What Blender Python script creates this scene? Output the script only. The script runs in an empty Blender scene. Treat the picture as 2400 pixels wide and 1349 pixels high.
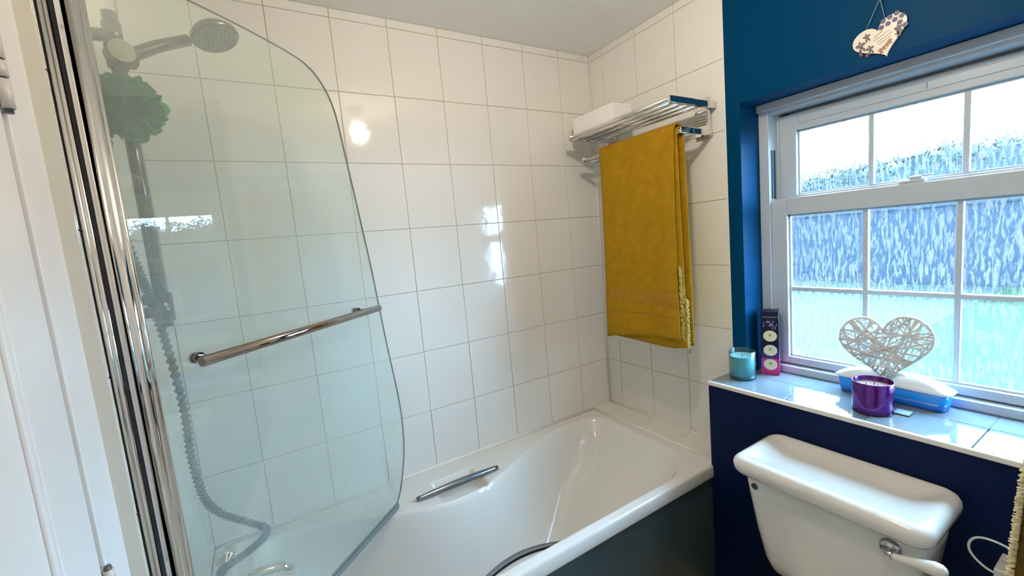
import bpy, bmesh, math, random
import numpy as np
from mathutils import Vector, Matrix
random.seed(7)
rng = np.random.default_rng(7)
PI = math.pi
scene = bpy.context.scene
COL = scene.collection

# ------------------------------------------------------------------ camera
R = [[0.8503099450721073, -0.5186061674787559, -0.08955802791747056],
     [-0.13492846978661083, -0.050339866501043086, -0.9895757706622069],
     [0.5086917586835011, 0.8535300468604803, -0.1127792257192465]]
CAM = Vector((-1.53933, -1.65109, 1.42133))
cd = bpy.data.cameras.new('camera')
cd.sensor_fit = 'HORIZONTAL'
cd.sensor_width = 36.0
cd.lens = 36.0 * 995.0855 / 2400.0
cd.clip_start = 0.02
cd.clip_end = 200
cam = bpy.data.objects.new('camera', cd)
COL.objects.link(cam)
m = Matrix(((R[0][0], -R[1][0], -R[2][0], CAM[0]),
            (R[0][1], -R[1][1], -R[2][1], CAM[1]),
            (R[0][2], -R[1][2], -R[2][2], CAM[2]),
            (0, 0, 0, 1)))
cam.matrix_world = m
scene.camera = cam

# ------------------------------------------------------------------ world, light, exposure
w = bpy.data.worlds.new('overcast_sky')
scene.world = w
w.use_nodes = True
bg = w.node_tree.nodes['Background']
bg.inputs[0].default_value = (0.40, 0.70, 1.0, 1)
bg.inputs[1].default_value = 50.0
LAMP_POS = (-0.90, -1.08, 2.14)
LAMP_STRENGTH = 298.0
LAMP_COLOR = (1.0, 0.86, 0.68)
vs = scene.view_settings
scene.display_settings.display_device = 'sRGB'
vs.view_transform = 'Standard'
vs.look = 'None'
vs.exposure = 0.48
vs.gamma = 1.0
vs.use_curve_mapping = False
cy = scene.cycles
cy.use_denoising = True
cy.max_bounces = 12
cy.diffuse_bounces = 6
cy.glossy_bounces = 6
cy.transmission_bounces = 8
cy.transparent_max_bounces = 16
cy.sample_clamp_indirect = 6.0
cy.caustics_reflective = False
cy.caustics_refractive = False

# ------------------------------------------------------------------ materials
def lin(c):
    c = c / 255.0
    return c / 12.92 if c <= 0.04045 else ((c + 0.055) / 1.055) ** 2.4
def rgb(r, g, b):
    return (lin(r), lin(g), lin(b), 1)

def mat(name, color, rough=0.5, metal=0.0, bump=0.0, bscale=20.0, coat=0.0, spec=0.5, bstretch=None, cvar=0.0, cscale=5.0, subsurf=0.0):
    M = bpy.data.materials.new(name)
    M.use_nodes = True
    nt = M.node_tree
    b = nt.nodes['Principled BSDF']
    b.inputs['Base Color'].default_value = color
    b.inputs['Roughness'].default_value = rough
    b.inputs['Metallic'].default_value = metal
    b.inputs['Coat Weight'].default_value = coat
    b.inputs['Coat Roughness'].default_value = 0.05
    b.inputs['Specular IOR Level'].default_value = spec
    tc = nt.nodes.new('ShaderNodeTexCoord')
    if bump > 0:
        n = nt.nodes.new('ShaderNodeTexNoise')
        n.inputs['Scale'].default_value = bscale
        n.inputs['Detail'].default_value = 3
        if bstretch:
            mp = nt.nodes.new('ShaderNodeMapping')
            mp.inputs['Scale'].default_value = bstretch
            nt.links.new(tc.outputs['Object'], mp.inputs[0])
            nt.links.new(mp.outputs[0], n.inputs['Vector'])
        else:
            nt.links.new(tc.outputs['Object'], n.inputs['Vector'])
        bp = nt.nodes.new('ShaderNodeBump')
        bp.inputs['Strength'].default_value = 1.0
        bp.inputs['Distance'].default_value = bump
        nt.links.new(n.outputs['Fac'], bp.inputs['Height'])
        nt.links.new(bp.outputs[0], b.inputs['Normal'])
    if cvar > 0:
        n2 = nt.nodes.new('ShaderNodeTexNoise')
        n2.inputs['Scale'].default_value = cscale
        n2.inputs['Detail'].default_value = 4
        nt.links.new(tc.outputs['Object'], n2.inputs['Vector'])
        mx = nt.nodes.new('ShaderNodeMix')
        mx.data_type = 'RGBA'
        c2 = tuple(max(0, x * (1 - cvar)) for x in color[:3]) + (1,)
        c1 = tuple(min(1, x * (1 + cvar)) for x in color[:3]) + (1,)
        mx.inputs[6].default_value = c2
        mx.inputs[7].default_value = c1
        nt.links.new(n2.outputs['Fac'], mx.inputs[0])
        nt.links.new(mx.outputs[2], b.inputs['Base Color'])
    return M

def schlick(nt, f0):
    lw = nt.nodes.new('ShaderNodeLayerWeight')
    lw.inputs[0].default_value = 0.5
    pw = nt.nodes.new('ShaderNodeMath'); pw.operation = 'POWER'; pw.inputs[1].default_value = 5.0
    ma = nt.nodes.new('ShaderNodeMath'); ma.operation = 'MULTIPLY_ADD'
    ma.inputs[1].default_value = 1 - f0; ma.inputs[2].default_value = f0
    nt.links.new(lw.outputs['Facing'], pw.inputs[0])
    nt.links.new(pw.outputs[0], ma.inputs[0])
    return ma.outputs[0]

def clear_mat(name, tint, haze=0.05, haze_col=(0.8, 0.85, 0.82, 1), rough=0.0, ior=1.5):
    M = bpy.data.materials.new(name)
    M.use_nodes = True
    nt = M.node_tree
    nt.nodes.clear()
    out = nt.nodes.new('ShaderNodeOutputMaterial')
    tr = nt.nodes.new('ShaderNodeBsdfTransparent')
    tr.inputs[0].default_value = tint
    gl = nt.nodes.new('ShaderNodeBsdfGlossy')
    gl.inputs['Roughness'].default_value = rough
    m1 = nt.nodes.new('ShaderNodeMixShader')
    nt.links.new(schlick(nt, 0.055), m1.inputs[0])
    nt.links.new(tr.outputs[0], m1.inputs[1])
    nt.links.new(gl.outputs[0], m1.inputs[2])
    df = nt.nodes.new('ShaderNodeBsdfDiffuse')
    df.inputs[0].default_value = haze_col
    m2 = nt.nodes.new('ShaderNodeMixShader')
    m2.inputs[0].default_value = haze
    nt.links.new(m1.outputs[0], m2.inputs[1])
    nt.links.new(df.outputs[0], m2.inputs[2])
    nt.links.new(m2.outputs[0], out.inputs[0])
    return M

def pane_mat():
    # rain-patterned obscured glass: vertical streaks scatter the light, the rest is clear
    M = bpy.data.materials.new('patterned_glass')
    M.use_nodes = True
    nt = M.node_tree
    nt.nodes.clear()
    N = nt.nodes.new
    out = N('ShaderNodeOutputMaterial')
    tc = N('ShaderNodeTexCoord')
    mp = N('ShaderNodeMapping')
    mp.inputs['Scale'].default_value = (1.0, 120.0, 22.0)
    nt.links.new(tc.outputs['Object'], mp.inputs[0])
    n = N('ShaderNodeTexNoise')
    n.inputs['Scale'].default_value = 1.0
    n.inputs['Detail'].default_value = 3.0
    n.inputs['Roughness'].default_value = 0.68
    n.inputs['Distortion'].default_value = 0.35
    nt.links.new(mp.outputs[0], n.inputs['Vector'])
    ramp = N('ShaderNodeValToRGB')
    ramp.color_ramp.elements[0].position = 0.46
    ramp.color_ramp.elements[0].color = (0.04, 0.04, 0.04, 1)
    ramp.color_ramp.elements[1].position = 0.60
    ramp.color_ramp.elements[1].color = (0.88, 0.88, 0.88, 1)
    nt.links.new(n.outputs['Fac'], ramp.inputs[0])
    tr = N('ShaderNodeBsdfTransparent')
    tr.inputs[0].default_value = (0.93, 0.97, 0.98, 1)
    tl = N('ShaderNodeBsdfTranslucent')
    tl.inputs[0].default_value = (0.056, 0.048, 0.042, 1)
    rf = N('ShaderNodeBsdfRefraction')
    rf.inputs['IOR'].default_value = 1.06
    rf.inputs['Roughness'].default_value = 0.05
    bp = N('ShaderNodeBump')
    bp.inputs['Strength'].default_value = 1.0
    bp.inputs['Distance'].default_value = 0.004
    nt.links.new(n.outputs['Fac'], bp.inputs['Height'])
    nt.links.new(bp.outputs[0], rf.inputs['Normal'])
    m0 = N('ShaderNodeMixShader')
    m0.inputs[0].default_value = 0.22
    nt.links.new(tr.outputs[0], m0.inputs[1])
    nt.links.new(rf.outputs[0], m0.inputs[2])
    m1 = N('ShaderNodeMixShader')
    nt.links.new(ramp.outputs[0], m1.inputs[0])
    nt.links.new(m0.outputs[0], m1.inputs[1])
    nt.links.new(tl.outputs[0], m1.inputs[2])
    gl = N('ShaderNodeBsdfGlossy')
    gl.inputs['Roughness'].default_value = 0.03
    m2 = N('ShaderNodeMixShader')
    nt.links.new(schlick(nt, 0.05), m2.inputs[0])
    nt.links.new(m1.outputs[0], m2.inputs[1])
    nt.links.new(gl.outputs[0], m2.inputs[2])
    nt.links.new(m2.outputs[0], out.inputs[0])
    return M

def emit_mat(name, color, strength):
    M = bpy.data.materials.new(name)
    M.use_nodes = True
    nt = M.node_tree
    nt.nodes.clear()
    out = nt.nodes.new('ShaderNodeOutputMaterial')
    e = nt.nodes.new('ShaderNodeEmission')
    e.inputs[0].default_value = tuple(color) + (1,)
    e.inputs[1].default_value = strength
    nt.links.new(e.outputs[0], out.inputs[0])
    return M

TILE = mat('cream_glazed_tile', (0.76, 0.735, 0.69, 1), 0.07, bump=0.0010, bscale=9.0, spec=0.5)
GROUT = mat('beige_grout', (0.42, 0.38, 0.31, 1), 0.8, bump=0.001, bscale=200)
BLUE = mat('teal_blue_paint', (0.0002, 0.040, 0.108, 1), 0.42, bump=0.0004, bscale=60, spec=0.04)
NAVY = mat('navy_boxing', (0.0002, 0.006, 0.032, 1), 0.5, bump=0.0004, bscale=60, spec=0.10)  # darker blue than the window wall, for the boxing under the sill
CEIL = mat('white_ceiling_paint', (0.82, 0.82, 0.80, 1), 0.75, bump=0.006, bscale=7)
PLASTER = mat('white_wall_paint', (0.75, 0.73, 0.70, 1), 0.6, bump=0.001, bscale=40)
GLOSSW = mat('white_gloss_paint', (0.80, 0.77, 0.75, 1), 0.28, bump=0.0008, bscale=14)
UPVC = mat('white_window_plastic', (0.47, 0.53, 0.58, 1), 0.3)
SILLT = mat('pale_blue_sill_tile', (0.18, 0.23, 0.27, 1), 0.06, bump=0.0012, bscale=11)
BULL = mat('white_sill_edge', (0.72, 0.68, 0.63, 1), 0.25)
ACRYL = mat('white_bath_acrylic', (0.74, 0.73, 0.70, 1), 0.14, spec=0.5)
PANEL = mat('slate_grey_bath_panel', (0.045, 0.070, 0.078, 1), 0.28, cvar=0.35, cscale=4)
SILIC = mat('white_silicone', (0.82, 0.80, 0.75, 1), 0.3)
CHROME = mat('chrome', (0.80, 0.79, 0.78, 1), 0.06, 1.0)
SHOWM = mat('dull_shower_chrome', (0.13, 0.12, 0.095, 1), 0.25, 0.9)
HOSEM = mat('grey_ribbed_hose', (0.09, 0.12, 0.13, 1), 0.35, 0.8)
BARM = mat('brownish_chrome_bar', (0.34, 0.30, 0.27, 1), 0.10, 1.0)
CHROMED = mat('satin_chrome', (0.50, 0.52, 0.55, 1), 0.22, 1.0)
BLACK = mat('black_rubber_and_shadow', (0.004, 0.004, 0.008, 1), 0.45)
GRIPM = mat('steel_blue_grip', (0.26, 0.29, 0.33, 1), 0.22, 1.0)
DARKG = mat('dark_grey_plastic', (0.03, 0.045, 0.05, 1), 0.35)
CERAM = mat('white_ceramic', (0.73, 0.71, 0.66, 1), 0.10, coat=0.5)
MUST = mat('mustard_towelling', (0.40, 0.205, 0.008, 1), 0.95, bump=0.0040, bscale=420, cvar=0.26, cscale=26, spec=0.1)
MUSTB = mat('mustard_towel_band', (0.33, 0.165, 0.010, 1), 0.85, bump=0.002, bscale=260, cvar=0.3, cscale=60, spec=0.15)
FRINGE = mat('pale_mustard_fringe', (0.66, 0.52, 0.16, 1), 0.95, bump=0.003, bscale=500, spec=0.1)
BROWNT = mat('ochre_brown_towelling', (0.17, 0.095, 0.022, 1), 0.95, bump=0.006, bscale=300, cvar=0.45, cscale=160, spec=0.1)
BROWNF = mat('lit_towel_pile', (0.72, 0.64, 0.40, 1), 0.95, spec=0.1)  # lit copy of the towel colour: window light painted on its edge
CARD = mat('white_card', (0.86, 0.83, 0.82, 1), 0.6)
SCREEN = clear_mat('pale_green_screen_glass', (0.945, 0.965, 0.935, 1), haze=0.15, haze_col=(0.66, 0.73, 0.70, 1))
EDGE = mat('dark_glass_edge', (0.10, 0.13, 0.085, 1), 0.15)
SEALM = clear_mat('clear_grey_seal', (0.60, 0.66, 0.68, 1), haze=0.25, haze_col=(0.35, 0.42, 0.45, 1), rough=0.1)
PANE = pane_mat()
MESHG = mat('green_bath_puff_net', (0.006, 0.24, 0.050, 1), 0.7, cvar=0.5, cscale=25, spec=0.2)
TEALG = clear_mat('teal_candle_glass', (0.72, 0.92, 0.94, 1), haze=0.04, haze_col=(0.15, 0.45, 0.5, 1))
WAX = mat('pale_blue_wax', (0.50, 0.72, 0.76, 1), 0.5, cvar=0.12, cscale=40)
PINKWAX = mat('pinkish_wax', (0.52, 0.36, 0.35, 1), 0.5)
PURPLE = mat('metallic_purple_glass', (0.095, 0.003, 0.16, 1), 0.18, 0.75, coat=0.6, bump=0.0006, bscale=180, cvar=0.4, cscale=90)
PURPB = mat('dark_purple_base', (0.03, 0.002, 0.07, 1), 0.15, 0.4)
CANE = mat('grey_white_cane', (0.62, 0.60, 0.57, 1), 0.7, bump=0.0008, bscale=200, cvar=0.25, cscale=60)
BLUEPL = mat('blue_translucent_plastic', (0.010, 0.27, 0.80, 1), 0.2)
BLUEP2 = mat('deep_blue_plastic', (0.004, 0.15, 0.62, 1), 0.25)
LIDPL = mat('white_lid_plastic', (0.78, 0.86, 0.90, 1), 0.25)
BOXBLK = mat('black_carton', (0.004, 0.003, 0.016, 1), 0.35, spec=0.25)
BOXPUR = mat('dark_purple_carton', (0.055, 0.005, 0.09, 1), 0.3, cvar=0.5, cscale=80)
BOXMAG = mat('magenta_carton', (0.48, 0.010, 0.16, 1), 0.3, cvar=0.4, cscale=120)
BOXSIL = mat('silver_leaf_print', (0.26, 0.26, 0.36, 1), 0.35)
CREAM = mat('cream_flower_print', (0.72, 0.66, 0.46, 1), 0.4, cvar=0.2, cscale=160)
CREAMD = mat('olive_flower_centre', (0.36, 0.33, 0.14, 1), 0.5)
PLAQ = mat('ivory_plaque', (0.70, 0.65, 0.56, 1), 0.35)
HEXD = mat('honeycomb_dark_print', (0.035, 0.035, 0.11, 1), 0.4)
BEE = mat('grey_bee_print', (0.10, 0.09, 0.09, 1), 0.5)
REDPR = mat('rust_flower_print', (0.28, 0.07, 0.05, 1), 0.5)
SCRIPT = mat('faint_grey_script', (0.36, 0.33, 0.29, 1), 0.6)
STRING = mat('grey_string', (0.16, 0.30, 0.36, 1), 0.8)
WIRE = mat('white_coated_wire', (0.62, 0.68, 0.70, 1), 0.3)
STONE = mat('cream_plastic_block', (0.60, 0.57, 0.50, 1), 0.4)
HINGEG = mat('painted_hinge', (0.55, 0.50, 0.46, 1), 0.3, bump=0.001, bscale=60)
HINGED = mat('grey_hinge_knuckle', (0.10, 0.10, 0.11, 1), 0.35, 0.6)
FLOORM = mat('beige_vinyl_floor', (0.62, 0.55, 0.45, 1), 0.4, cvar=0.15, cscale=12)
SLOT = mat('dark_sash_groove', (0.010, 0.045, 0.07, 1), 0.4)
LEAF = mat('bluish_green_hedge', (0.0003, 0.0065, 0.0085, 1), 0.6, cvar=0.5, cscale=3, spec=0.2)
LEAF2 = mat('lighter_hedge_leaf', (0.0006, 0.0085, 0.0100, 1), 0.6, cvar=0.5, cscale=3, spec=0.2)
LAWN = mat('green_lawn', (0.0062, 0.0175, 0.0050, 1), 0.9, cvar=0.5, cscale=1.2, spec=0.1)
PAVE = mat('pale_paving', (0.0065, 0.0120, 0.0125, 1), 0.8, cvar=0.2, cscale=2, spec=0.2)
FENCE = mat('slate_blue_fence', (0.0030, 0.0085, 0.0160, 1), 0.8, cvar=0.25, cscale=4, spec=0.2)

# ------------------------------------------------------------------ mesh helpers
class B:
    def __init__(s):
        s.bm = bmesh.new()
        s.mi = 0
    def _add(s, verts, faces, smooth=False):
        vs_ = [s.bm.verts.new(v) for v in verts]
        for f in faces:
            try:
                fc = s.bm.faces.new([vs_[i] for i in f])
                fc.material_index = s.mi
                fc.smooth = smooth
            except ValueError:
                pass
        return vs_
    def box(s, x0, x1, y0, y1, z0, z1, bev=0.0, seg=2, M=None):
        t = bmesh.new()
        bmesh.ops.create_cube(t, size=1.0)
        for v in t.verts:
            v.co = Vector(((x0 + x1) / 2 + v.co.x * abs(x1 - x0), (y0 + y1) / 2 + v.co.y * abs(y1 - y0), (z0 + z1) / 2 + v.co.z * abs(z1 - z0)))
        if bev > 0:
            bmesh.ops.bevel(t, geom=list(t.edges), offset=bev, segments=seg, affect='EDGES', profile=0.5)
        if M is not None:
            t.transform(M)
        s.merge(t)
        return s
    def merge(s, t, smooth=None):
        t.verts.ensure_lookup_table()
        t.verts.index_update()
        vs_ = [s.bm.verts.new(v.co) for v in t.verts]
        for f in t.faces:
            try:
                fc = s.bm.faces.new([vs_[v.index] for v in f.verts])
                fc.material_index = s.mi
            except ValueError:
                pass
        t.free()
    def tube(s, pts, r, n=12, closed=False, cap=True, flat=1.0, up=None):
        pts = [Vector(p) for p in pts]
        k = len(pts)
        rr = r if isinstance(r, (list, tuple)) else [r] * k
        rings = []
        prev = None
        for i in range(k):
            if closed:
                d = (pts[(i + 1) % k] - pts[i - 1])
            else:
                d = pts[min(i + 1, k - 1)] - pts[max(i - 1, 0)]
            if d.length < 1e-9:
                d = Vector((0, 0, 1))
            d.normalize()
            if prev is None:
                u = Vector(up) if up else (Vector((0, 0, 1)) if abs(d.z) < 0.9 else Vector((1, 0, 0)))
                a = d.cross(u).normalized()
            else:
                a = (prev - d * prev.dot(d))
                if a.length < 1e-6:
                    a = d.orthogonal()
                a.normalize()
            prev = a
            b = d.cross(a).normalized()
            rings.append([s.bm.verts.new(pts[i] + a * (rr[i] * math.cos(2 * PI * j / n)) + b * (rr[i] * flat * math.sin(2 * PI * j / n))) for j in range(n)])
        m_ = k if closed else k - 1
        for i in range(m_):
            A, Bq = rings[i], rings[(i + 1) % k]
            for j in range(n):
                f = s.bm.faces.new([A[j], A[(j + 1) % n], Bq[(j + 1) % n], Bq[j]])
                f.smooth = True
                f.material_index = s.mi
        if cap and not closed:
            for ring in (rings[0][::-1], rings[-1]):
                f = s.bm.faces.new(ring)
                f.material_index = s.mi
        return s
    def lathe(s, c, prof, n=32, axis='Z', M=None):
        c = Vector(c)
        rings = []
        for (r, h) in prof:
            ring = []
            if r < 1e-6:
                p = Vector((0, 0, h))
                ring = [p]
            else:
                ring = [Vector((r * math.cos(2 * PI * j / n), r * math.sin(2 * PI * j / n), h)) for j in range(n)]
            q = []
            for p in ring:
                if axis == 'X':
                    p = Vector((p.z, p.x, p.y))
                elif axis == 'Y':
                    p = Vector((p.y, p.z, p.x))
                if M is not None:
                    p = M @ p
                q.append(s.bm.verts.new(c + p))
            rings.append(q)
        for i in range(len(rings) - 1):
            A, Bq = rings[i], rings[i + 1]
            for j in range(n):
                j2 = (j + 1) % n
                if len(A) == 1 and len(Bq) == 1:
                    continue
                if len(A) == 1:
                    vv = [A[0], Bq[j2], Bq[j]]
                elif len(Bq) == 1:
                    vv = [A[j], A[j2], Bq[0]]
                else:
                    vv = [A[j], A[j2], Bq[j2], Bq[j]]
                f = s.bm.faces.new(vv)
                f.smooth = True
                f.material_index = s.mi
        return s
    def prism(s, pts3, vec, smooth_side=False, side_mi=None):
        # closed outline of 3-D points extruded along vec
        vec = Vector(vec)
        a = [s.bm.verts.new(Vector(p)) for p in pts3]
        b = [s.bm.verts.new(Vector(p) + vec) for p in pts3]
        n = len(a)
        f1 = s.bm.faces.new(a[::-1])
        f2 = s.bm.faces.new(b)
        f1.material_index = f2.material_index = s.mi
        for i in range(n):
            f = s.bm.faces.new([a[i], a[(i + 1) % n], b[(i + 1) % n], b[i]])
            f.smooth = smooth_side
            f.material_index = s.mi if side_mi is None else side_mi
        return s
    def loft(s, rings, closed=True, cap0=True, cap1=True, smooth=True):
        R_ = [[s.bm.verts.new(Vector(p)) for p in ring] for ring in rings]
        n = len(R_[0])
        for i in range(len(R_) - 1):
            for j in range(n if closed else n - 1):
                j2 = (j + 1) % n
                f = s.bm.faces.new([R_[i][j], R_[i][j2], R_[i + 1][j2], R_[i + 1][j]])
                f.smooth = smooth
                f.material_index = s.mi
        if cap0:
            f = s.bm.faces.new(R_[0][::-1]); f.material_index = s.mi; f.smooth = smooth
        if cap1:
            f = s.bm.faces.new(R_[-1]); f.material_index = s.mi; f.smooth = smooth
        return s
    def grid(s, P, smooth=True):
        # P[i][j] -> points
        V = [[s.bm.verts.new(Vector(p)) for p in row] for row in P]
        for i in range(len(V) - 1):
            for j in range(len(V[0]) - 1):
                f = s.bm.faces.new([V[i][j], V[i + 1][j], V[i + 1][j + 1], V[i][j + 1]])
                f.smooth = smooth
                f.material_index = s.mi
        return s

BASE = {}
def obj(name, b, mats, parent=None, smooth_angle=None, recalc=True, origin=None):
    bm = b.bm if isinstance(b, B) else b
    if recalc:
        bmesh.ops.recalc_face_normals(bm, faces=bm.faces)
    base = BASE.get(parent.name, Vector((0, 0, 0))) if parent else (Vector(origin) if origin else Vector((0, 0, 0)))
    bm.transform(Matrix.Translation(-base))
    me = bpy.data.meshes.new(name)
    bm.to_mesh(me)
    bm.free()
    for mt in (mats if isinstance(mats, (list, tuple)) else [mats]):
        me.materials.append(mt)
    o = bpy.data.objects.new(name, me)
    COL.objects.link(o)
    if parent:
        o.parent = parent
        BASE[o.name] = base
    else:
        o.location = base
        BASE[o.name] = base
    return o
def thing(name, label, cat, loc, group=None):
    o = bpy.data.objects.new(name, None)
    o.empty_display_size = 0.05
    COL.objects.link(o)
    o.location = loc
    o['label'] = label
    o['category'] = cat
    if group:
        o['group'] = group
    BASE[o.name] = Vector(loc)
    return o
def tag(o, label, cat, group=None):
    o['label'] = label
    o['category'] = cat
    if group:
        o['group'] = group
    return o
def struct(o, label=None, cat=None):
    o['kind'] = 'structure'
    if label:
        o['label'] = label
        o['category'] = cat
    return o
def sempty(name, label, cat, loc=(0, 0, 0)):
    o = thing(name, label, cat, loc)
    o['kind'] = 'structure'
    return o
def sm(o):
    for p in o.data.polygons:
        p.use_smooth = True
    return o
def bev(o, wdt=0.002, seg=2, angle=0.6):
    md = o.modifiers.new('bevel', 'BEVEL')
    md.width = wdt
    md.segments = seg
    md.limit_method = 'ANGLE'
    md.angle_limit = angle
    return o

# ------------------------------------------------------------------ dimensions taken from the tile grid
XT = -1.775      # tiled shower-end wall
XD = -1.797      # painted door wall
YF = -2.02       # wall behind the photographer
ZC = 2.282       # ceiling
TW, TH, D0, E0, YE = 0.20177, 0.25, 0.19167, 0.09167, -0.69656
ZR = 0.505       # bath rim

# ------------------------------------------------------------------ room shell
b = B(); b.box(XD - 0.1, 0.05, YF - 0.05, 0.05, -0.05, 0.0)
struct(obj('floor', b, FLOORM), 'beige vinyl floor beside the bath panel', 'floor')
b = B(); b.box(XD - 0.1, 0.35, YF - 0.05, 0.05, ZC, ZC + 0.08)
struct(obj('ceiling', b, CEIL), 'uneven white painted ceiling above the tiles', 'ceiling')
b = B(); b.box(XD - 0.1, 0.3, YF - 0.08, YF, 0, ZC)
struct(obj('wall_front', b, PLASTER), 'plain white wall behind the camera', 'wall')

TILES = {}
def tile_mesh(wd, ht, mt, depth=0.004, bv=0.0009):
    key = (round(wd, 4), round(ht, 4), mt.name)
    if key in TILES:
        return TILES[key]
    # lies in XY plane, face up +Z, centred
    a, c = wd / 2, ht / 2
    v = [(-a, -c, -depth), (a, -c, -depth), (a, c, -depth), (-a, c, -depth),
         (-a, -c, -bv), (a, -c, -bv), (a, c, -bv), (-a, c, -bv),
         (-a + bv, -c + bv, 0), (a - bv, -c + bv, 0), (a - bv, c - bv, 0), (-a + bv, c - bv, 0)]
    f = [(0, 1, 5, 4), (1, 2, 6, 5), (2, 3, 7, 6), (3, 0, 4, 7), (4, 5, 9, 8), (5, 6, 10, 9), (6, 7, 11, 10), (7, 4, 8, 11), (8, 9, 10, 11)]
    me = bpy.data.meshes.new('tile')
    me.from_pydata(v, [], f)
    me.materials.append(mt)
    TILES[key] = me
    return me
def lay_tiles(parent, us, vs_, frame, mt=TILE, gap=0.0022, tilt=0.0035, depth=0.004):
    # frame(u,v)->(origin, axis_u, axis_v, normal)
    for i in range(len(us) - 1):
        for j in range(len(vs_) - 1):
            u0, u1, v0, v1 = us[i], us[i + 1], vs_[j], vs_[j + 1]
            wd, ht = u1 - u0 - gap, v1 - v0 - gap
            if wd < 0.004 or ht < 0.004:
                continue
            me = tile_mesh(wd, ht, mt, depth)
            o = bpy.data.objects.new('tile', me)
            COL.objects.link(o)
            p, au, av, nn = frame((u0 + u1) / 2, (v0 + v1) / 2)
            Mx = Matrix((au, av, nn)).transposed().to_4x4()
            Mx = Matrix.Translation(p) @ Mx @ Matrix.Rotation(random.uniform(-tilt, tilt), 4, 'X') @ Matrix.Rotation(random.uniform(-tilt, tilt), 4, 'Y')
            o.parent = parent
            o.matrix_local = Mx

zs = [0.505] + [2.25 - 0.25 * r for r in range(6, -1, -1)] + [ZC]
# long tiled wall (behind the bath)
b = B(); b.box(XD - 0.1, 0.1, 0.002, 0.06, 0, ZC)
wb = struct(obj('wall_back', b, GROUT), 'long wall of cream glazed tiles beside the bath', 'wall')
xs = [0.0]
x = -D0
while x > XT:
    xs.append(x); x -= TW
xs.append(XT)
us = [-q for q in xs]
lay_tiles(wb, us, zs, lambda u, v: (Vector((-u, 0, v)), Vector((-1, 0, 0)), Vector((0, 0, 1)), Vector((0, -1, 0)).cross(Vector((0, 0, 0))) + Vector((0, 1, 0)) * -1))
# end wall with the towel rack and the window
b = B()
y0w, y1w, z0w, z1w = -0.752, -1.806, 0.80, 1.825
# painted part, with the window opening
def wallpiece(bb, ya, yb, za, zb, x0=0.0):
    bb.box(x0, 0.30, ya, yb, za, zb)
wallpiece(b, YF, y1w, 0, ZC); wallpiece(b, y1w, y0w, z1w, ZC); wallpiece(b, y1w, y0w, 0, z0w); wallpiece(b, y0w, YE - 0.0005, 0, ZC)
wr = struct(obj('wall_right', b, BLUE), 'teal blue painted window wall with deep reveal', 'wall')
b = B(); b.box(0.002, 0.30, YE, 0.06, 0, ZC)
we = struct(obj('wall_end', b, GROUT), 'short wall of cream tiles behind the towel rack', 'wall')
ys = [0.0, E0, E0 + TW, E0 + 2 * TW, -YE]
zs2 = [0.512] + zs[1:]
lay_tiles(we, ys, zs2, lambda u, v: (Vector((0, -u, v)), Vector((0, -1, 0)), Vector((0, 0, 1)), Vector((-1, 0, 0))))
# thin white edge trim of the tiling next to the blue paint
b = B(); b.box(-0.0015, 0.002, YE - 0.003, YE + 0.0005, 0.84, ZC - 0.001, 0.0006, 1)
struct(obj('trim_1', b, SILIC), 'thin white edge strip between cream tiles and blue paint', 'trim')
# shower-end wall
b = B(); b.box(XT - 0.12, XT - 0.002, -0.69, 0.06, 0, ZC)
wl = struct(obj('wall_left', b, [GROUT]), 'tiled wall behind the shower rail', 'wall')
ls = [0.0, 0.16, 0.16 + TW, 0.16 + 2 * TW, 0.69]
lay_tiles(wl, ls, zs, lambda u, v: (Vector((XT, -u, v)), Vector((0, 1, 0)), Vector((0, 0, 1)), Vector((1, 0, 0))))
# glossy return strip at the end of the shower wall
b = B(); b.box(XD - 0.01, XT - 0.0005, -0.694, -0.6895, 0.0, ZC - 0.001, 0.001, 1)
tr = struct(obj('trim_2', b, mat('cream_gloss_strip', (0.66, 0.62, 0.53, 1), 0.08)), 'narrow glossy cream strip between door frame and chrome channel', 'trim')

# navy boxing under the window
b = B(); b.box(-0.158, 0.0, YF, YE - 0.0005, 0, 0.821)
struct(obj('wall_boxing', b, NAVY), 'navy blue boxed-in wall below the window sill', 'wall')

# tiled ledge at the end of the bath
b = B(); b.box(-0.128, 0.0, YE, -0.0, 0.0, 0.506)
lg = struct(obj('trim_3', b, GROUT), 'narrow tiled ledge between the bath and the end wall', 'ledge')
lay_tiles(lg, ys, [0.0, 0.128], lambda u, v: (Vector((-v, -u, 0.512)), Vector((0, -1, 0)), Vector((-1, 0, 0)), Vector((0, 0, 1))), depth=0.006)
# silicone beads round the bath
b = B()
b.tube([(XT + .002, -0.004, ZR + 0.004), (-0.128, -0.004, ZR + 0.004)], 0.0065, 8)
b.tube([(-0.129, -0.004, ZR + 0.004), (-0.129, -0.694, ZR + 0.004)], 0.0055, 8)
b.tube([(-0.004, -0.002, 0.515), (-0.004, YE, 0.515)], 0.004, 8)
b.tube([(-0.003, -0.003, 0.515), (-0.003, -0.003, ZC - 0.01)], 0.004, 8)
struct(obj('trim_4', b, SILIC), 'white silicone bead along the bath edge and tile corner', 'sealant')

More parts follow.
